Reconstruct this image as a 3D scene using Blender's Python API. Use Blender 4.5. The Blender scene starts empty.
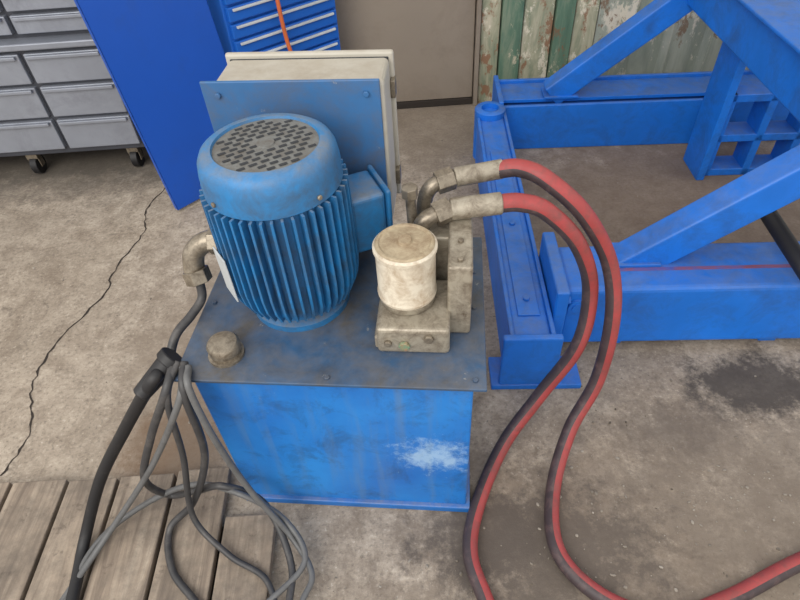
import bpy, bmesh, math, random
from mathutils import Vector, Matrix
random.seed(7)
scene=bpy.context.scene
scene.view_settings.view_transform='Standard'
scene.view_settings.look='None'

# ------------------------------------------------ helpers
def s2l(c):
    return tuple(((v/255.0)/12.92 if v/255.0<=0.04045 else ((v/255.0+0.055)/1.055)**2.4) for v in c)+(1.0,)

def new_mat(name):
    m=bpy.data.materials.new(name); m.use_nodes=True
    nt=m.node_tree; b=nt.nodes['Principled BSDF']
    return m,nt,b
def nd(nt,t,**kw):
    n=nt.nodes.new(t)
    for k,v in kw.items(): setattr(n,k,v)
    return n
def noise(nt,scale,detail=6,rough=0.6,vec=None,dist=0.0):
    n=nd(nt,'ShaderNodeTexNoise'); n.inputs['Scale'].default_value=scale
    n.inputs['Detail'].default_value=detail; n.inputs['Roughness'].default_value=rough
    n.inputs['Distortion'].default_value=dist
    if vec is not None: nt.links.new(vec,n.inputs['Vector'])
    return n.outputs['Fac']
def ramp(nt,fac,stops):
    r=nd(nt,'ShaderNodeValToRGB'); e=r.color_ramp.elements
    while len(e)<len(stops): e.new(0.5)
    for i,(p,c) in enumerate(stops):
        e[i].position=p; e[i].color=c
    nt.links.new(fac,r.inputs['Fac']); return r.outputs['Color']
def mixc(nt,fac,a,b,mode='MIX'):
    m=nd(nt,'ShaderNodeMix',data_type='RGBA',blend_type=mode)
    for s,v in ((0,fac),(6,a),(7,b)):
        if isinstance(v,(int,float)): m.inputs[s].default_value=v
        elif isinstance(v,tuple): m.inputs[s].default_value=v
        else: nt.links.new(v,m.inputs[s])
    return m.outputs[2]
def gray(v): return (v,v,v,1)
def mth(nt,op,a,b=None):
    n=nd(nt,'ShaderNodeMath',operation=op)
    for i,v in enumerate((a,b)):
        if v is None: continue
        if isinstance(v,(int,float)): n.inputs[i].default_value=v
        else: nt.links.new(v,n.inputs[i])
    return n.outputs[0]
def bump(nt,b,h,strength=0.3,dist=0.002):
    n=nd(nt,'ShaderNodeBump'); n.inputs['Strength'].default_value=strength; n.inputs['Distance'].default_value=dist
    nt.links.new(h,n.inputs['Height']); nt.links.new(n.outputs['Normal'],b.inputs['Normal'])
def pos(nt):
    return nd(nt,'ShaderNodeNewGeometry').outputs['Position']
def dustlayer(nt,base,P,dust,col=(150,140,126),sc=16):
    g=nd(nt,'ShaderNodeNewGeometry'); sx=nd(nt,'ShaderNodeSeparateXYZ'); nt.links.new(g.outputs['Normal'],sx.inputs[0])
    up=mth(nt,'MAXIMUM',sx.outputs['Z'],0.12)
    up=mth(nt,'POWER',up,1.4)
    n=ramp(nt,noise(nt,sc,9,0.75,P,0.3),[(0.38,gray(0.15)),(0.66,gray(1))])
    f=mth(nt,'MULTIPLY',mth(nt,'MULTIPLY',up,n),dust)
    return mixc(nt,f,base,s2l(col))

def paint(name,col,dirt=(60,50,42),amt=0.35,rough=0.45,metal=0.0,scale=9,var=0.15,chip=None,spec=0.5,dust=0.0,dustcol=(150,140,126),chipat=0.66):
    m,nt,b=new_mat(name); P=pos(nt)
    c1=s2l(col); c2=tuple(x*(1-var*2) for x in c1[:3])+(1,)
    v=noise(nt,scale*0.5,5,0.6,P)
    base=mixc(nt,ramp(nt,v,[(0.3,gray(0)),(0.7,gray(1))]),c2,c1)
    d=noise(nt,scale,10,0.72,P,0.4)
    df=ramp(nt,d,[(0.62-amt*0.35,gray(0)),(0.85-amt*0.2,gray(min(1,amt*1.6)))])
    out=mixc(nt,df,base,s2l(dirt))
    if dust: out=dustlayer(nt,out,P,dust,dustcol)
    if chip:
        cfac=ramp(nt,noise(nt,scale*3.5,8,0.7,P),[(chipat,gray(0)),(chipat+.04,gray(0.8))])
        out=mixc(nt,cfac,out,s2l(chip))
    nt.links.new(out,b.inputs['Base Color'])
    b.inputs['Roughness'].default_value=rough; b.inputs['Metallic'].default_value=metal
    b.inputs['Specular IOR Level'].default_value=spec
    bump(nt,b,noise(nt,scale*6,6,0.6,P),0.15,0.001)
    return m

MESHCOL=scene.collection
def empty(name,loc=(0,0,0)):
    o=bpy.data.objects.new(name,None); o.empty_display_size=0.05; o.location=loc
    MESHCOL.objects.link(o); return o
def mk(name,bm,mats,parent=None,M=None,smooth=False,bevel=0,bsegs=2):
    me=bpy.data.meshes.new(name)
    if M is not None: bm.transform(M)
    bmesh.ops.recalc_face_normals(bm,faces=bm.faces)
    bm.to_mesh(me); bm.free()
    o=bpy.data.objects.new(name,me); MESHCOL.objects.link(o)
    for m in (mats if isinstance(mats,(list,tuple)) else [mats]): me.materials.append(m)
    if smooth:
        for p in me.polygons: p.use_smooth=True
        try: me.set_sharp_from_angle(angle=math.radians(40))
        except Exception: pass
    if bevel>0:
        md=o.modifiers.new('bev','BEVEL'); md.width=bevel; md.segments=bsegs; md.limit_method='ANGLE'; md.angle_limit=math.radians(40)
    if parent: o.parent=parent
    return o
def bbox_bm(bm,x0,x1,y0,y1,z0,z1,M=None):
    v=[bm.verts.new((x,y,z)) for z in (z0,z1) for y in (y0,y1) for x in (x0,x1)]
    for f in ((0,1,3,2),(4,6,7,5),(0,4,5,1),(2,3,7,6),(0,2,6,4),(1,5,7,3)):
        bm.faces.new([v[i] for i in f])
    if M is not None:
        for q in v: q.co=M@q.co
    return v
def box(name,x0,x1,y0,y1,z0,z1,mat,parent=None,M=None,bevel=0.003):
    bm=bmesh.new(); bbox_bm(bm,x0,x1,y0,y1,z0,z1); return mk(name,bm,mat,parent,M,False,bevel,3 if bevel>.005 else 2)
def lathe_bm(bm,prof,seg=48,M=None,cap=True):
    rings=[]
    for r,z in prof:
        if r<1e-6: 
            v=bm.verts.new((0,0,z)); rings.append([v])
        else:
            rings.append([bm.verts.new((r*math.cos(2*math.pi*i/seg),r*math.sin(2*math.pi*i/seg),z)) for i in range(seg)])
    for a,b in zip(rings,rings[1:]):
        for i in range(seg):
            j=(i+1)%seg
            if len(a)==1 and len(b)==1: continue
            if len(a)==1: bm.faces.new((a[0],b[i],b[j]))
            elif len(b)==1: bm.faces.new((a[i],a[j],b[0]))
            else: bm.faces.new((a[i],a[j],b[j],b[i]))
    if cap:
        if len(rings[0])>1: bm.faces.new(rings[0])
        if len(rings[-1])>1: bm.faces.new(rings[-1])
def lathe(name,prof,mat,parent=None,M=None,seg=48,cap=True):
    bm=bmesh.new(); lathe_bm(bm,prof,seg,None,cap); return mk(name,bm,mat,parent,M,True)
def align(p,q):
    p=Vector(p); q=Vector(q); d=(q-p); 
    return Matrix.Translation(p)@d.to_track_quat('Z','Y').to_matrix().to_4x4(), d.length
def rod(name,p,q,r,mat,parent=None,seg=24,r2=None):
    M,L=align(p,q); r2=r if r2 is None else r2
    e=min(r*0.12,0.002)
    return lathe(name,[(r-e,0),(r,e),(r2,L-e),(r2-e,L)],mat,parent,M,seg)
def hexnut(name,p,q,r,mat,parent=None):
    M,L=align(p,q); bm=bmesh.new(); lathe_bm(bm,[(r,0),(r,L)],6)
    return mk(name,bm,mat,parent,M,False,0.0015)
def beam(name,p,q,w,h,mat,parent=None,bevel=0.007,up=(0,0,1)):
    p=Vector(p); q=Vector(q); d=(q-p).normalized(); s=d.cross(Vector(up)).normalized(); u=s.cross(d)
    L=(q-p).length
    M=Matrix((( s.x,d.x,u.x,p.x),(s.y,d.y,u.y,p.y),(s.z,d.z,u.z,p.z),(0,0,0,1)))
    return box(name,-w/2,w/2,0,L,-h/2,h/2,mat,parent,M,bevel)
def catmull(pts,n=14):
    pts=[Vector(p) for p in pts]; P=[2*pts[0]-pts[1]]+pts+[2*pts[-1]-pts[-2]]; out=[]
    for i in range(1,len(P)-2):
        a,b,c,d=P[i-1:i+3]
        for k in range(n):
            t=k/n
            out.append(0.5*((2*b)+(c-a)*t+(2*a-5*b+4*c-d)*t*t+(3*b-a-3*c+d)*t**3))
    out.append(pts[-1]); return out
def tube(name,pts,r,mats,parent=None,seg=16,n=14,stripe=None,twist=0.0,phase=0.0):
    C=catmull(pts,n); bm=bmesh.new(); rings=[]
    T=(C[1]-C[0]).normalized(); N=T.cross(Vector((0,0,1)))
    if N.length<1e-3: N=T.cross(Vector((0,1,0)))
    N.normalize()
    for i,c in enumerate(C):
        t=(C[min(i+1,len(C)-1)]-C[max(i-1,0)]).normalized()
        N=(N-t*N.dot(t)).normalized(); B=t.cross(N)
        a0=phase+twist*i/len(C)
        rings.append([bm.verts.new(c+(N*math.cos(a0+2*math.pi*k/seg)+B*math.sin(a0+2*math.pi*k/seg))*r) for k in range(seg)])
    for a,b in zip(rings,rings[1:]):
        for k in range(seg):
            f=bm.faces.new((a[k],a[(k+1)%seg],b[(k+1)%seg],b[k]))
            if stripe and k in stripe: f.material_index=1
    bm.faces.new(rings[0]); bm.faces.new(rings[-1])
    me_o=mk(name,bm,mats,parent,None,False)
    for p in me_o.data.polygons: p.use_smooth=True
    return me_o

# ------------------------------------------------ materials
M_press=paint('press_blue',(16,118,224),dirt=(36,72,124),amt=0.48,rough=0.48,scale=8,var=0.14,dust=0.5,dustcol=(108,116,134),chip=(120,130,150),chipat=.71)
M_redline=paint('press_red_line',(150,84,96),dirt=(40,90,170),amt=0.75,rough=0.6,scale=14)
M_tank=paint('tank_blue',(26,112,194),dirt=(30,50,80),amt=0.4,rough=0.45,scale=6,var=0.12,dust=0.5)
M_motor=paint('motor_blue',(30,122,184),dirt=(54,68,84),amt=0.6,rough=0.5,scale=16,var=0.18,dust=0.6,dustcol=(136,138,138),chip=(130,140,148),chipat=.70)
M_plate=paint('tank_top_blue',(44,98,146),dirt=(60,62,66),amt=0.9,rough=0.38,scale=8,var=0.22,chip=(140,140,138),dust=0.38,dustcol=(126,118,108),chipat=.64)
M_backplate=paint('bracket_blue',(54,106,158),dirt=(88,88,92),amt=0.6,rough=0.5,scale=9,var=0.15,chip=(150,150,150))
M_panel=paint('sheet_blue',(16,82,184),dirt=(50,70,116),amt=0.3,rough=0.45,scale=3,var=0.1)
M_cab=paint('cabinet_blue',(24,96,190),dirt=(40,60,110),amt=0.15,rough=0.4,scale=4,var=0.08)
M_beige=paint('enclosure_paint',(184,179,167),dirt=(128,115,97),amt=0.35,rough=0.45,scale=7,var=0.06,dust=0.5,dustcol=(136,121,100))
M_filter=paint('filter_white',(216,206,187),dirt=(138,112,82),amt=0.55,rough=0.5,scale=30,var=0.07)
M_ftop=paint('filter_top',(180,164,136),dirt=(112,88,62),amt=0.65,rough=0.6,scale=34,var=0.10)
M_manif=paint('manifold_cast',(174,165,148),dirt=(84,70,55),amt=0.62,rough=0.42,metal=0.25,scale=36,var=0.12)
M_steel=paint('fitting_steel',(160,149,132),dirt=(70,58,46),amt=0.6,rough=0.36,metal=0.5,scale=44,var=0.15)
M_grill=paint('fan_grill',(114,115,113),dirt=(78,69,59),amt=0.6,rough=0.6,scale=34,var=0.1)
M_dark=paint('dark_hole',(50,52,56),amt=0.1,rough=0.8)
M_black=paint('black_rubber',(30,29,31),dirt=(110,100,92),amt=0.2,rough=0.55,scale=18)
M_hose=paint('hose_black',(66,55,57),dirt=(124,96,92),amt=0.35,rough=0.55,scale=30,var=0.1)
M_red=paint('hose_red',(170,68,68),dirt=(104,66,62),amt=0.55,rough=0.55,scale=30)
M_cable=paint('cable_grey',(104,104,104),dirt=(50,48,46),amt=0.4,rough=0.5,scale=20)
M_cabled=paint('cable_dark',(62,61,62),dirt=(110,104,98),amt=0.35,rough=0.5,scale=20)
M_chest=paint('chest_steel',(158,163,174),dirt=(90,90,98),amt=0.35,rough=0.36,metal=0.25,scale=5,var=0.15)
M_chestd=paint('chest_shadow_gap',(76,78,86),amt=0.2,rough=0.5,metal=0.2)
M_green=paint('green_tag',(100,150,120),amt=0.6,dirt=(180,110,80),scale=70)
M_orange=paint('orange_cord',(214,110,60),amt=0.1)
M_label=paint('label_plate',(205,210,212),dirt=(120,120,120),amt=0.3,rough=0.4)
M_pebble=paint('debris_grit',(118,107,94),dirt=(190,182,170),amt=0.6,rough=0.9,scale=4,var=0.3)

def tank_front_mat():
    m,nt,b=new_mat('tank_front_paint'); P=pos(nt)
    v=noise(nt,4,6,0.6,P)
    base=mixc(nt,ramp(nt,v,[(0.3,gray(0)),(0.7,gray(1))]),s2l((20,96,178)),s2l((36,128,206)))
    d=ramp(nt,noise(nt,11,10,0.75,P,0.5),[(0.50,gray(0)),(0.70,gray(0.7))])
    base=mixc(nt,d,base,s2l((34,66,104)))
    mp=nd(nt,'ShaderNodeMapping'); nt.links.new(P,mp.inputs[0]); mp.inputs['Scale'].default_value=(30,30,2.5)
    base=mixc(nt,ramp(nt,noise(nt,1,6,0.6,mp.outputs[0]),[(0.5,gray(0)),(0.75,gray(0.5))]),base,s2l((90,120,150)))
    # fine scuffs
    base=mixc(nt,ramp(nt,noise(nt,48,9,0.8,P),[(0.64,gray(0)),(0.68,gray(0.55))]),base,s2l((128,160,190)))
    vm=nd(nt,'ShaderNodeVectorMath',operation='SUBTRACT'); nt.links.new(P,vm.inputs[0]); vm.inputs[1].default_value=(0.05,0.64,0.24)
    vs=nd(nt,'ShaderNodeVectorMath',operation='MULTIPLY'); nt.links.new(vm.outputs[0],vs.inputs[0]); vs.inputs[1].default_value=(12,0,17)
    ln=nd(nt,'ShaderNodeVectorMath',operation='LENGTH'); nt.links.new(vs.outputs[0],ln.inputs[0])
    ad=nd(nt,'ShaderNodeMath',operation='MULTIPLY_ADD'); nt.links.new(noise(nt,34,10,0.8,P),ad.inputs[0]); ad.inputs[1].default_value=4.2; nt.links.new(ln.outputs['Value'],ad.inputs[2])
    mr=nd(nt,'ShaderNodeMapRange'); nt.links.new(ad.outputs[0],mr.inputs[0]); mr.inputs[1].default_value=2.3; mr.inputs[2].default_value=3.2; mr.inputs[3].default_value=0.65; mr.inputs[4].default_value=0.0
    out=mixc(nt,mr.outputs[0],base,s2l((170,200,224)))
    nt.links.new(out,b.inputs['Base Color']); b.inputs['Roughness'].default_value=0.42
    bump(nt,b,noise(nt,14,5,0.6,P),0.15,0.003); return m
M_tfront=tank_front_mat()

def floor_mat():
    m,nt,b=new_mat('concrete_floor'); P=pos(nt)
    n1=noise(nt,1.6,8,0.6,P,0.3)
    base=ramp(nt,n1,[(0.30,s2l((150,138,123))),(0.5,s2l((175,162,146))),(0.72,s2l((193,181,165)))])
    n2=noise(nt,14,10,0.78,P)
    base=mixc(nt,ramp(nt,n2,[(0.35,gray(0.8)),(0.6,gray(0))]),base,s2l((124,111,97)))
    n4=noise(nt,5,9,0.74,P,0.9)
    base=mixc(nt,ramp(nt,n4,[(0.48,gray(0)),(0.64,gray(0.65))]),base,s2l((122,108,93)))
    n5=noise(nt,8,9,0.76,P,1.2)
    base=mixc(nt,ramp(nt,n5,[(0.58,gray(0)),(0.66,gray(0.6))]),base,s2l((96,86,76)))
    n3=noise(nt,90,4,0.7,P)
    base=mixc(nt,ramp(nt,n3,[(0.32,gray(0.6)),(0.48,gray(0))]),base,s2l((90,80,71)))
    base=mixc(nt,ramp(nt,n3,[(0.58,gray(0.0)),(0.72,gray(0.55))]),base,s2l((214,204,189)))
    def dark_patch(c,sx,sy,col,amt,nstr=0.9,nsc=7,soft=0.35):  # darker ellipse with ragged edge, for stains and other dark floor
        nonlocal base
        vm=nd(nt,'ShaderNodeVectorMath',operation='SUBTRACT'); nt.links.new(P,vm.inputs[0]); vm.inputs[1].default_value=(c[0],c[1],0)
        vs=nd(nt,'ShaderNodeVectorMath',operation='MULTIPLY'); nt.links.new(vm.outputs[0],vs.inputs[0]); vs.inputs[1].default_value=(1/sx,1/sy,0)
        ln=nd(nt,'ShaderNodeVectorMath',operation='LENGTH'); nt.links.new(vs.outputs[0],ln.inputs[0])
        ad=nd(nt,'ShaderNodeMath',operation='MULTIPLY_ADD'); nt.links.new(noise(nt,nsc,9,0.78,P),ad.inputs[0]); ad.inputs[1].default_value=nstr*2; nt.links.new(ln.outputs['Value'],ad.inputs[2])
        mr=nd(nt,'ShaderNodeMapRange'); nt.links.new(ad.outputs[0],mr.inputs[0])
        mr.inputs[1].default_value=1.0+nstr-soft; mr.inputs[2].default_value=1.0+nstr+soft; mr.inputs[3].default_value=amt; mr.inputs[4].default_value=0
        base=mixc(nt,mr.outputs[0],base,s2l(col))
    dark_patch((1.1,1.8),0.75,0.55,(102,84,70),0.75,1.0,6)
    dark_patch((0.45,0.45),0.5,0.35,(114,101,88),0.65,2.6,10)
    dark_patch((1.0,0.6),0.5,0.3,(110,99,88),0.55,3.0,13)
    dark_patch((0.98,0.92),0.19,0.10,(56,50,46),0.85,1.5,13,0.3)
    dark_patch((0.70,0.80),0.14,0.07,(88,78,70),0.5,2.4,18,0.4)
    dark_patch((0.3,0.52),0.24,0.14,(82,73,66),0.75,2.2,16)
    dark_patch((0.16,0.56),0.14,0.10,(80,71,64),0.7,1.6,16)
    dark_patch((0.2,2.5),0.5,0.35,(122,109,95),0.6)
    dark_patch((-0.62,0.86),0.16,0.14,(106,82,60),0.8,0.9,12)
    dark_patch((-0.62,1.15),0.06,0.16,(112,86,62),0.7,1.2,16)
    dark_patch((-0.5,1.35),0.3,0.5,(130,116,101),0.6,1.8)
    dark_patch((-1.4,2.5),1.0,0.35,(82,77,71),0.8)  # darker floor under and behind the tool chest
    nt.links.new(base,b.inputs['Base Color'])
    r=nd(nt,'ShaderNodeMapRange'); nt.links.new(n1,r.inputs[0]); r.inputs[3].default_value=0.6; r.inputs[4].default_value=0.9
    nt.links.new(r.outputs[0],b.inputs['Roughness'])
    bump(nt,b,n2,0.5,0.007); return m
M_floor=floor_mat()

def wood_mat():
    m,nt,b=new_mat('old_wood'); P=pos(nt)
    mp=nd(nt,'ShaderNodeMapping'); nt.links.new(P,mp.inputs[0]); mp.inputs['Scale'].default_value=(28,2.2,20)
    g=noise(nt,1.5,8,0.65,mp.outputs[0],0.6)
    base=ramp(nt,g,[(0.3,s2l((102,90,80))),(0.5,s2l((148,133,117))),(0.7,s2l((174,160,143)))])
    base=mixc(nt,ramp(nt,noise(nt,6,9,0.75,P),[(0.4,gray(0.8)),(0.62,gray(0))]),base,s2l((98,89,80)))
    base=mixc(nt,ramp(nt,noise(nt,20,9,0.75,P),[(0.58,gray(0)),(0.66,gray(0.6))]),base,s2l((78,68,60)))
    nt.links.new(base,b.inputs['Base Color']); b.inputs['Roughness'].default_value=0.8
    bump(nt,b,g,0.6,0.004); return m
M_wood=wood_mat()

def wall_mat(name,cols,peels,stretch=(6,6,1.2)):
    m,nt,b=new_mat(name); P=pos(nt)
    mp=nd(nt,'ShaderNodeMapping'); nt.links.new(P,mp.inputs[0]); mp.inputs['Scale'].default_value=stretch
    g=noise(nt,1.3,8,0.65,mp.outputs[0],0.5)
    base=ramp(nt,g,[(0.3,s2l(cols[0])),(0.5,s2l(cols[1])),(0.7,s2l(cols[2]))])
    for i,(sc,lo,hi,c) in enumerate(peels):
        mp2=nd(nt,'ShaderNodeMapping'); nt.links.new(P,mp2.inputs[0]); mp2.inputs['Location'].default_value=(3.1*i,1.7*i,.4); mp2.inputs['Scale'].default_value=(1,1,.6)
        p=ramp(nt,noise(nt,sc,9,0.75,mp2.outputs[0]),[(lo,gray(0)),(hi,gray(0.9))])
        base=mixc(nt,p,base,s2l(c))
    nt.links.new(base,b.inputs['Base Color']); b.inputs['Roughness'].default_value=0.7
    bump(nt,b,g,0.3,0.003); return m
M_corr=wall_mat('corrugated_metal',[(118,128,118),(150,156,144),(176,178,166)],[(7,.54,.58,(210,202,186)),(11,.58,.62,(122,98,78))])
M_plank=wall_mat('peeling_planks',[(104,120,98),(160,158,134),(196,186,164)],[(9,.54,.58,(214,206,186)),(12,.56,.60,(136,98,72))],(14,6,3))
M_plankg=wall_mat('green_planks',[(70,98,82),(88,116,96),(130,140,118)],[(9,.58,.62,(190,180,156)),(12,.58,.62,(120,90,66))],(14,6,3))
M_door=paint('door_taupe',(144,132,118),dirt=(104,90,76),amt=0.4,rough=0.6,scale=3,var=0.08)
M_dirtshade=paint('dirt_and_gap_shade',(52,44,38),amt=0.2,rough=0.9)  # dark dirt tone, also the painted shade below the deck boards

# ------------------------------------------------ room
WY=2.70
bm=bmesh.new()
vs=[bm.verts.new(c) for c in ((-4,-1.5,0),(4,-1.5,0),(4,WY+0.3,0),(-4,WY+0.3,0))]; bm.faces.new(vs)
v2=[bm.verts.new(c) for c in ((-4,-1.5,-.1),(4,-1.5,-.1),(4,WY+0.3,-.1),(-4,WY+0.3,-.1))]; bm.faces.new(v2)
for i in range(4): bm.faces.new((vs[i],vs[(i+1)%4],v2[(i+1)%4],v2[i]))
mk('floor',bm,M_floor)
ck=[(-0.96,2.12),(-1.0,1.95),(-0.97,1.82),(-1.02,1.62),(-1.02,1.48),(-1.09,1.30),(-1.12,1.15),(-1.09,1.02),(-1.05,0.92),(-1.08,0.8)]
C=catmull([(x,y,0.0012) for x,y in ck],8); bm=bmesh.new(); pr=None
for i,c in enumerate(C):
    j=random.uniform(-.006,.006); w=random.uniform(.001,.0045)
    a=bm.verts.new((c.x+j-w,c.y,c.z)); b_=bm.verts.new((c.x+j+w,c.y,c.z))
    if pr: bm.faces.new((pr[0],pr[1],b_,a))
    pr=(a,b_)
mk('floor_crack',bm,M_dirtshade)
bm=bmesh.new()
def grit(x,y,s):
    M=Matrix.Translation((x,y,s*.3))@Matrix.Rotation(random.uniform(0,6.28),4,'Z')@Matrix.Diagonal((s*random.uniform(.7,1.6),s*random.uniform(.6,1.1),s*.5,1))
    bmesh.ops.create_icosphere(bm,subdivisions=1,radius=1,matrix=M)
for k in range(900):
    if random.random()<.6: x=random.gauss(.55,.4); y=random.gauss(.55,.25)
    else: x=random.uniform(-1.6,1.6); y=random.uniform(.2,2.5)
    if x<-.3 and y<.85: continue
    if -.45<x<.2 and .6<y<1.1: continue
    grit(x,y,random.choice([.0012,.0015,.002,.002,.0025,.004]))
mk('floor_debris',bm,M_pebble)
box('wall_back',-4,4,WY+.02,WY+.08,0,2.4,M_door,None,bevel=0)
clad=empty('corrugated_cladding')
bm=bmesh.new(); x=0.98
prof=[]
while x<3.6:
    prof+=[(x,0),(x+.10,0),(x+.12,.028),(x+.16,.028),(x+.18,0)]; x+=.19
pv=None
for (x,d) in prof:
    a=bm.verts.new((x,WY-d,0)); b_=bm.verts.new((x,WY-d,2.4))
    if pv: bm.faces.new((pv[0],a,b_,pv[1]))
    pv=(a,b_)
mk('corrugated_sheet',bm,M_corr,clad)
x=0.45
for i,w in enumerate((.09,.10,.14,.09,.11)):
    box('plank_%d'%i,x,x+w-.006,WY-.012-.016*(i%2),WY+.015,0,2.4,M_plankg if i in(1,3) else M_plank,clad); x+=w
box('door_1',-0.35,0.42,WY-.02,WY+.018,0.035,2.1,M_door,None,bevel=.004)
box('trim_1',-0.42,0.42,WY-.025,WY+.018,0,0.033,M_dirtshade,None)
box('trim_2',0.424,0.444,WY-.04,WY+.018,0,2.2,M_door,None)

# ------------------------------------------------ wooden deck
deck=empty('wooden_pallet')
x=-1.62; i=0
for w in (.15,.15,.16,.15,.145,.13,.145,.14,.13):
    y1=0.762 if x+w<-0.44 else 0.63
    bm=bmesh.new(); bbox_bm(bm,x,x+w-.010,-0.4,y1-random.uniform(0,.012),0.012,0.036)
    mk('board_%d'%i,bm,M_wood,deck,None,False,.003); x+=w; i+=1
box('stringer_1',-1.62,-.33,0.30,0.36,0.0,0.012,M_dirtshade,deck,bevel=0)
box('stringer_2',-1.62,-.50,0.68,0.75,0.0,0.012,M_dirtshade,deck,bevel=0)
box('gap_shade_sheet',-1.62,-.34,-0.4,0.62,0.001,0.004,M_dirtshade,deck,bevel=0)  # dark sheet added so the board gaps look shaded

# ------------------------------------------------ hydraulic power unit
hpu=empty('hydraulic_power_unit')
TM=Matrix.Translation((-0.429,0.669,0))@Matrix.Rotation(math.radians(-7.2),4,'Z')
W,D,ZT=0.575,0.425,0.515
box('top_plate',0,W,0,D,ZT-.007,ZT,M_plate,hpu,TM,.002)
bm=bmesh.new(); bbox_bm(bm,.022,W-.022,.024,D-.02,0.02,ZT-.007); mk('tank_body',bm,M_tfront,hpu,TM,False,.004)
box('bottom_plate',.012,W-.012,.014,D-.012,0.0,0.022,M_tank,hpu,TM,.003)
box('weld_rim',.016,W-.016,.018,D-.014,ZT-.02,ZT-.007,M_tank,hpu,TM,.002)
for i,(u,v) in enumerate([(.02,.02),(W/2,.015),(W-.02,.02),(.02,D-.05),(W-.02,D-.12),(W-.02,.2),(.02,.2)]):
    p=TM@Vector((u,v,ZT)); hexnut('bolt_%d'%i,p,p+Vector((0,0,.004)),.0055,M_plate,hpu)
bx,by=-0.336,0.722
lathe('breather_cap',[(.034,0),(.034,.006),(.027,.007),(.027,.012),(.030,.014),(.031,.030),(.027,.036),(.012,.039),(0,.039)],M_steel,hpu,Matrix.Translation((bx,by,ZT)),40)
mx,my=-0.203,0.866
MM=Matrix.Translation((mx,my,0))
lathe('motor_flange',[(.10,ZT),(.10,ZT+.014),(.086,ZT+.018),(.086,ZT+.03),(.105,ZT+.055),(.108,ZT+.06)],M_motor,hpu,MM)
lathe('motor_body',[(.108,ZT+.05),(.110,ZT+.08),(.110,.80)],M_motor,hpu,MM)
bm=bmesh.new(); nf=46
for k in range(nf):
    a=2*math.pi*k/nf; R=Matrix.Rotation(a,4,'Z')
    pr=[(.10,ZT+.04),(.112,ZT+.04),(.126,ZT+.075),(.130,ZT+.11),(.128,.80),(.10,.80)]
    t=.0022
    A=[bm.verts.new(R@Vector((r,-t,z))) for r,z in pr]; B=[bm.verts.new(R@Vector((r,t,z))) for r,z in pr]
    bm.faces.new(A); bm.faces.new(B)
    for i in range(len(pr)):
        j=(i+1)%len(pr); bm.faces.new((A[i],A[j],B[j],B[i]))
mk('motor_fins',bm,M_motor,hpu,MM)
lathe('fan_cowl',[(.117,.80),(.120,.802),(.119,.835),(.116,.855),(.110,.866),(.102,.871),(.090,.872),(.088,.867)],M_motor,hpu,MM,64)
lathe('fan_grill',[(.089,.862),(.089,.8675),(.03,.870),(0,.870)],M_grill,hpu,MM,64)
bm=bmesh.new(); GR=Matrix.Rotation(math.radians(28),4,'Z'); px,py=.0205,.0125
for iy in range(-8,9):
    for ix in range(-6,7):
        hx=ix*px+(px/2 if iy%2 else 0); hy=iy*py
        if math.hypot(abs(hx)+.006,abs(hy)+.003)<.086 and math.hypot(hx,hy)>.018:
            z=.8706-.0025*max(0,(math.hypot(hx,hy)-.03))/.06+.0004
            vs=[bm.verts.new(GR@Vector((hx+sx*.0068,hy+sy*.0033,z))) for sx,sy in((-1,-1),(1,-1),(1,1),(-1,1))]
            bm.faces.new(vs)
mk('fan_grill_slots',bm,M_dark,hpu,MM)
lathe('fan_hub_disc',[(.016,.870),(.015,.8722),(0,.8725)],M_grill,hpu,MM,24)
for k in range(4):
    a=math.pi/4+k*math.pi/2; p=Vector((mx+.119*math.cos(a),my+.119*math.sin(a),.815)); hexnut('cowl_screw_%d'%k,p,p+Vector((.005*math.cos(a),.005*math.sin(a),0)),.005,M_steel,hpu)
TB=Matrix.Translation((-0.066,0.925,0))@Matrix.Rotation(math.radians(20),4,'Z')
box('terminal_box',-.03,.040,-.045,.05,.61,.735,M_motor,hpu,TB,.008)
box('terminal_box_lid',.040,.050,-.050,.055,.605,.74,M_motor,hpu,TB,.004)
NP=MM@Matrix.Rotation(math.radians(212),4,'Z')
box('nameplate',.130,.133,-.026,.026,.60,.70,M_label,hpu,NP,.001)
tube('conduit_elbow',[(-0.30,.89,.65),(-0.36,.895,.655),(-0.395,.89,.635),(-0.405,.88,.60),(-0.40,.87,.585)],.021,[M_steel],hpu)
hexnut('conduit_nut',(-0.335,.893,.654),(-0.36,.895,.655),.028,M_steel,hpu)
hexnut('conduit_gland',(-0.403,.876,.60),(-0.398,.866,.575),.027,M_steel,hpu)
tube('conduit_cable',[(-0.398,.866,.58),(-0.40,.85,.545),(-0.42,.82,.528),(-0.45,.78,.51),(-0.47,.73,.46)],.009,[M_cabled],hpu)
box('motor_lug',-.345,-.30,.90,.96,.64,.70,M_motor,hpu,None,.005)
box('bracket_plate',.045,.375,.378,.385,ZT,.905,M_backplate,hpu,TM,.002)
box('bracket_lip',.045,.06,.340,.378,ZT,.60,M_backplate,hpu,TM,.002)
box('control_enclosure',.066,.382,.386,.492,.59,.900,M_beige,hpu,TM,.010)
box('enclosure_door',.058,.390,.494,.508,.582,.908,M_beige,hpu,TM,.005)
box('enclosure_gasket',.068,.380,.491,.495,.592,.898,M_dark,hpu,TM,.001)
for i,z in enumerate((.64,.84)):
    box('enclosure_latch_%d'%i,.382,.392,.476,.504,z-.018,z+.018,M_steel,hpu,TM,.002)
for i,(u,z) in enumerate([(.075,.88),(.35,.88),(.075,.62),(.35,.62)]):
    hexnut('bracket_bolt_%d'%i,TM@Vector((u,.378,z)),TM@Vector((u,.372,z)),.006,M_backplate,hpu)
box('manifold_block',.374,.508,.078,.215,ZT,.580,M_manif,hpu,TM,.008)
box('manifold_step',.368,.44,.088,.20,ZT,.548,M_manif,hpu,TM,.005)
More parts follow.
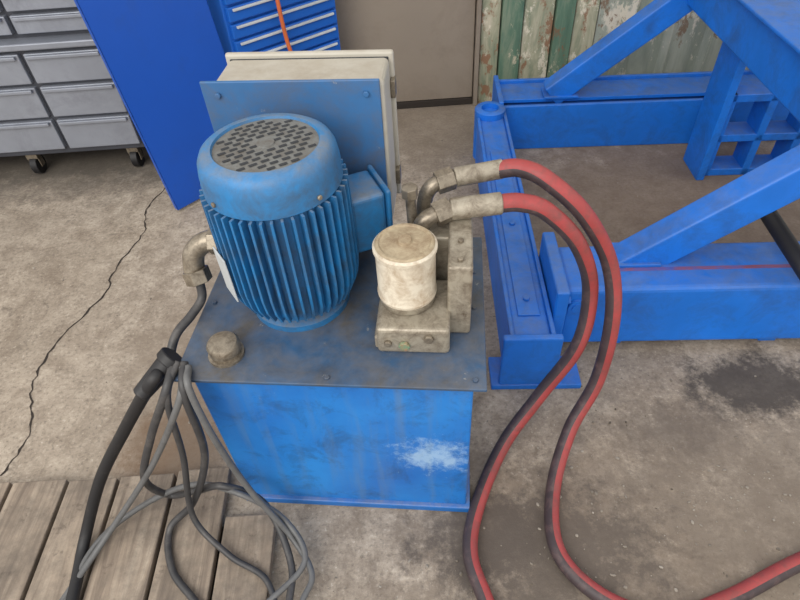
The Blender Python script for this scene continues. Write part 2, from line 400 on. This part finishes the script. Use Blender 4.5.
fx,fy=0.015,0.776
lathe('filter_base',[(.048,.580),(.052,.585),(.052,.596),(.048,.598)],M_manif,hpu,Matrix.Translation((fx,fy,0)))
lathe('oil_filter',[(.050,.597),(.0545,.600),(.0555,.606),(.0535,.609),(.0535,.700),(.057,.703),(.057,.709),(.053,.713)],M_filter,hpu,Matrix.Translation((fx,fy,0)),56)
lathe('filter_top',[(.053,.7135),(.050,.7165),(.046,.7165),(.044,.714),(.03,.715),(.014,.717),(.012,.722),(0,.722)],M_ftop,hpu,Matrix.Translation((fx,fy,0)),48)
box('valve_block',.502,.546,.13,.30,ZT,.685,M_manif,hpu,TM,.006)
box('valve_block_rear',.44,.52,.235,.315,ZT,.665,M_manif,hpu,TM,.006)
for i,(u,z,r_) in enumerate([(.395,.545,.008),(.425,.540,.011),(.47,.56,.010)]):
    p=TM@Vector((u,.078,z)); q=TM@Vector((u,.071,z)); hexnut('port_plug_%d'%i,p,q,r_,[M_steel,M_green,M_steel][i],hpu)
for i,v in enumerate([.15,.20,.27]):
    p=TM@Vector((.524,v,.685)); hexnut('cap_screw_%d'%i,p,p+Vector((0,0,.006)),.006,M_steel,hpu)
hexnut('fitting_nut_1',(.075,.865,.70),(.105,.875,.706),.024,M_steel,hpu)
tube('fitting_elbow_1',[(.04,.86,.60),(.045,.86,.665),(.06,.862,.695),(.10,.873,.706)],.016,[M_steel],hpu)
rod('fitting_swage_1',(.105,.872,.706),(.20,.872,.712),.021,M_manif,hpu)
tube('fitting_elbow_2',[(.06,.93,.62),(.062,.93,.69),(.08,.935,.72),(.12,.945,.727)],.015,[M_steel],hpu)
hexnut('fitting_nut_2',(.085,.936,.722),(.118,.944,.727),.023,M_steel,hpu)
rod('fitting_swage_2',(.12,.944,.727),(.215,.955,.732),.019,M_manif,hpu)
rod('gauge_stem',(.035,.89,.66),(.032,.887,.735),.010,M_steel,hpu)
hexnut('gauge_stem_cap',(.032,.887,.73),(.031,.886,.752),.016,M_steel,hpu)

# ------------------------------------------------ hoses
hA=[(.20,.953,.731),(.245,.945,.737),(.290,.915,.728),(.367,.886,.66),(.446,.891,.52),(.471,.860,.38),(.463,.830,.20),(.400,.770,.08),(.337,.645,.019),(.314,.504,.018),(.38,.405,.018),(.50,.355,.018),(.64,.38,.018),(.83,.445,.018),(1.1,.52,.018)]
hB=[(.19,.872,.711),(.235,.872,.710),(.285,.866,.69),(.360,.869,.60),(.417,.890,.45),(.408,.861,.30),(.330,.832,.15),(.239,.766,.05),(.160,.640,.019),(.119,.520,.018),(.138,.41,.018),(.20,.2,.018)]
tube('hydraulic_hose',hA,.0175,[M_hose,M_red],None,20,16,stripe=range(8,16),twist=1.0,phase=0.75)
tube('hydraulic_hose.001',hB,.0175,[M_hose,M_red],None,20,16,stripe=range(8,17),twist=1.0,phase=0.85)

# ------------------------------------------------ cables
cb=empty('power_cable_bundle')
tube('black_cable',[(-.455,.69,.515),(-.476,.673,.50),(-.583,.680,.35),(-.688,.655,.2),(-.76,.585,.06),(-.749,.459,.05),(-.74,.25,.05)],.013,[M_black],cb)
rod('cable_plug',(-.435,.715,.525),(-.50,.668,.478),.022,M_black,cb,r2=.017)
rod('cable_plug_collar',(-.432,.717,.527),(-.445,.708,.518),.026,M_black,cb)
g=[[(-.40,.69,.525),(-.391,.643,.515),(-.378,.621,.38),(-.350,.606,.2),(-.286,.563,.06),(-.234,.480,.044),(-.255,.41,.044),(-.27,.25,.044)],
[(-.43,.70,.525),(-.442,.647,.50),(-.523,.651,.35),(-.587,.647,.2),(-.577,.671,.08),(-.50,.655,.12),(-.419,.635,.17),(-.342,.622,.1),(-.283,.511,.046),(-.28,.41,.046),(-.30,.2,.046)],
[(-.41,.70,.525),(-.405,.645,.50),(-.425,.640,.3),(-.50,.63,.12),(-.571,.60,.05),(-.544,.507,.046),(-.466,.421,.046),(-.40,.3,.046)],
[(-.77,.40,.044),(-.739,.56,.055),(-.656,.643,.07),(-.517,.671,.12),(-.385,.620,.16),(-.296,.589,.08),(-.25,.509,.05),(-.319,.431,.048),(-.42,.36,.046)],
[(-.79,.42,.044),(-.70,.58,.08),(-.557,.642,.25),(-.422,.637,.48),(-.41,.69,.525)],
[(-.42,.70,.53),(-.44,.645,.49),(-.47,.64,.30),(-.50,.60,.10),(-.42,.53,.05),(-.33,.47,.046),(-.30,.36,.046),(-.33,.2,.046)]]
for i,p in enumerate(g): tube('grey_cable_%d'%i,p,.0082 if i in(1,2) else .0068,[M_cabled if i in(1,2,5) else M_cable],cb,12)

# ------------------------------------------------ press frame
pf=empty('hydraulic_press_frame')
PM=Matrix.Translation((.24,.97,0))@Matrix.Rotation(math.radians(-4.0),4,'Z')
def P_(u,v,z): return PM@Vector((u,v,z))
box('near_beam',.20,1.9,.135,.325,.03,.25,M_press,pf,PM,.014)
box('near_beam_red_line',.34,1.9,.207,.220,.2495,.2508,M_redline,pf,PM,0)  # thin reddish stripe along the beam's top face
box('near_beam_endplate',.165,.20,.10,.36,.0,.275,M_press,pf,PM,.006)
lathe('near_pin_boss',[(.026,0),(.026,.008),(.016,.009),(.016,.012),(0,.012)],M_press,pf,Matrix.Translation(P_(.235,.135,.19))@Matrix.Rotation(math.radians(90),4,'X'),24)
for i in range(4):
    box('near_foot_%d'%i,.35+i*.45,.40+i*.45,.16,.30,0,.03,M_press,pf,PM,.003)
box('left_box_beam',.050,.150,.02,1.22,0.0,.190,M_press,pf,PM,.008)
box('left_flange_outer',.040,.052,.02,1.20,0.0,.20,M_press,pf,PM,.003)
box('left_flange_inner',.148,.160,.02,1.27,0.0,.20,M_press,pf,PM,.003)
box('left_endplate',.02,.175,.0,.02,0.0,.21,M_press,pf,PM,.005)
box('left_base',.0,.25,-.005,.10,0.0,.02,M_press,pf,PM,.003)
box('left_cover_strip',.07,.13,.10,.95,.190,.196,M_press,pf,PM,.002)
for i,v in enumerate((.16,.50,.88)):
    p=P_(.10,v,.196); hexnut('left_cover_bolt_%d'%i,p,p+Vector((0,0,.008)),.010,M_press,pf)
lathe('corner_post',[(.062,0),(.062,.215),(.056,.22),(.036,.22),(.034,.20),(0,.20)],M_press,pf,Matrix.Translation(P_(.095,1.24,0)),32)
box('far_flange_front',.14,1.9,1.28,1.296,0.0,.20,M_press,pf,PM,.004)
box('far_flange_back',.14,1.9,1.504,1.52,0.0,.21,M_press,pf,PM,.004)
box('far_web',.155,1.9,1.296,1.504,.15,.166,M_press,pf,PM,.002)
box('far_top_strip',.155,1.9,1.35,1.504,.18,.195,M_press,pf,PM,.002)
box('far_endplate',.135,.155,1.27,1.53,0,.225,M_press,pf,PM,.004)
for nm,v in (('near',.27),('far',1.38)):
    beam('brace_%s'%nm,P_(.36,v,.20),P_(.86,v,.60),.08,.095,M_press,pf)
    beam('brace_%s_right'%nm,P_(1.50,v,.20),P_(1.0,v,.60),.08,.095,M_press,pf)
    box('brace_foot_%s'%nm,.33,.47,v-.05,v+.05,.20 if nm=='far' else .25,.21 if nm=='far' else .26,M_press,pf,PM,.002)
box('upper_beam',.81,.97,.12,1.50,.55,.70,M_press,pf,PM,.008)
box('upper_flange',.78,1.0,.10,1.52,.70,.712,M_press,pf,PM,.004)
for i,u in enumerate((.93,1.08,1.23)):
    box('bracket_post_%d'%i,u,u+.03,1.03,1.13,0.0,.34,M_press,pf,PM,.003)
for i,z in enumerate((0.0,.15,.31)):
    box('bracket_rail_%d'%i,.93,1.26,1.03,1.13,z,z+.03,M_press,pf,PM,.003)
box('bracket_riser',.90,.93,1.0,1.16,0.0,.56,M_press,pf,PM,.003)
for i,(v,z) in enumerate([(.13,.06),(.13,.22),(.33,.06),(.33,.22)]):
    hexnut('endplate_bolt_%d'%i,P_(.200,v,z),P_(.212,v,z),.012,M_press,pf)
rod('ram_rod',(1.048,1.38,.335),(1.047,.98,.29),.022,M_black,pf)
rod('ram_rod_collar',(1.048,1.40,.337),(1.048,1.36,.333),.032,M_steel,pf)

# ------------------------------------------------ tool chest (grey, left)
tc=empty('steel_tool_chest')
x0,x1,y0,y1=-2.35,-1.03,2.27,2.66
box('lower_body',x0,x1,y0+.02,y1,.10,.55,M_chestd,tc,None,.006)
box('upper_body',x0,x1-.02,y0+.06,y1,.55,1.15,M_chestd,tc,None,.006)
box('work_lip',x0,x1+.01,y0-.01,y1,.545,.57,M_chest,tc,None,.005)
box('side_panel',x1-.004,x1+.004,y0+.01,y1,.10,.545,M_chest,tc,None,.002)
cols=[(x0+.02,-1.72),(-1.70,-1.38),(-1.36,x1-.03)]
k=0
for (a,b) in cols:
    for (z0,z1) in [(.13,.26),(.275,.40),(.415,.53)]:
        box('drawer_%d'%k,a,b,y0,y0+.03,z0,z1,M_chest,tc,None,.004)
        box('drawer_pull_%d'%k,a+.01,b-.01,y0-.014,y0+.002,z1-.018,z1-.004,M_chest,tc,None,.003); k+=1
    z=.59
    while z<1.1:
        box('drawer_%d'%k,a,b,y0+.035,y0+.065,z,z+.065,M_chest,tc,None,.003)
        box('drawer_pull_%d'%k,a+.01,b-.01,y0+.02,y0+.036,z+.05,z+.062,M_chest,tc,None,.002); z+=.08; k+=1
for i,(x,y) in enumerate([(-1.56,2.32),(-1.12,2.32),(-2.2,2.32),(-1.12,2.6),(-2.2,2.6)]):
    rod('caster_wheel_%d'%i,(x-.015,y,.042),(x+.015,y,.042),.042,M_black,tc)
    box('caster_fork_%d'%i,x-.024,x+.024,y-.02,y+.02,.075,.10,M_steel,tc,None,.002)
    box('caster_cheek_%d'%i,x-.024,x-.019,y-.015,y+.015,.035,.08,M_steel,tc,None,.001)
    box('caster_cheek_b%d'%i,x+.019,x+.024,y-.015,y+.015,.035,.08,M_steel,tc,None,.001)

# ------------------------------------------------ blue sheet panel
sp=empty('blue_sheet_panel')
L=.411; ang=math.atan2(.27,.31)
SM=Matrix.Translation((-.86,1.93,0))@Matrix.Rotation(ang,4,'Z')@Matrix.Rotation(math.radians(-3),4,'Y')@Matrix.Rotation(math.radians(-3),4,'X')
box('sheet',0,L,0,.004,.012,1.15,M_panel,sp,SM,.001)
box('sheet_fold_left',0,.004,0,.025,.012,1.15,M_panel,sp,SM,.001)
box('sheet_fold_right',L-.004,L,0,.025,.012,1.15,M_panel,sp,SM,.001)

# ------------------------------------------------ blue drawer cabinet
bc=empty('blue_drawer_cabinet')
BM=Matrix.Translation((-.56,2.235,0))@Matrix.Rotation(math.atan2(.30,.39),4,'Z')
box('cabinet_body',0,.49,.012,.14,.03,1.2,M_cab,bc,BM,.004)
z=.06;k=0
while z<1.15:
    box('drawer_%d'%k,.012,.478,-.006,.014,z,z+.050,M_cab,bc,BM,.003)
    box('drawer_pull_%d'%k,.03,.46,-.016,-.006,z+.036,z+.045,M_label,bc,BM,.002)
    z+=.060;k+=1
for i,(u,v) in enumerate([(.04,.03),(.45,.03),(.04,.12),(.45,.12)]):
    p=BM@Vector((u,v,0)); rod('cabinet_foot_%d'%i,p,p+Vector((0,0,.032)),.018,M_black,bc)
tube('orange_cord',[(-.385,2.30,1.2),(-.38,2.32,.9),(-.375,2.32,.62),(-.37,2.33,.5),(-.36,2.34,.42)],.008,[M_orange],bc)

# ------------------------------------------------ lights
w=bpy.data.worlds.new('w'); scene.world=w; w.use_nodes=True
bg=w.node_tree.nodes['Background']; bg.inputs[0].default_value=(1.0,0.985,0.965,1); bg.inputs[1].default_value=1.16
def area(name,loc,tgt,size,power,col=(1,1,1)):
    l=bpy.data.lights.new(name,'AREA'); l.shape='RECTANGLE'; l.size=size[0]; l.size_y=size[1]; l.energy=power; l.color=col
    o=bpy.data.objects.new(name,l); o.location=loc
    o.rotation_euler=(Vector(tgt)-Vector(loc)).to_track_quat('-Z','Y').to_euler(); MESHCOL.objects.link(o)
area('daylight_opening',(-1.8,-1.8,3.2),(0.1,1.0,0.3),(3.6,2.6),150,(1,.97,.92))

# ------------------------------------------------ camera
p=math.radians(45); r=math.radians(-4)
f=Vector((0,math.cos(p),-math.sin(p))); r0=Vector((1,0,0)); u0=Vector((0,math.sin(p),math.cos(p)))
R=r0*math.cos(r)+u0*math.sin(r); U=-r0*math.sin(r)+u0*math.cos(r)
cam=bpy.data.cameras.new('camera'); co=bpy.data.objects.new('camera',cam); MESHCOL.objects.link(co)
co.matrix_world=Matrix(((R.x,U.x,-f.x,0),(R.y,U.y,-f.y,0),(R.z,U.z,-f.z,1.35),(0,0,0,1)))
cam.sensor_width=36; cam.lens=26.01; cam.clip_start=.01
scene.camera=co
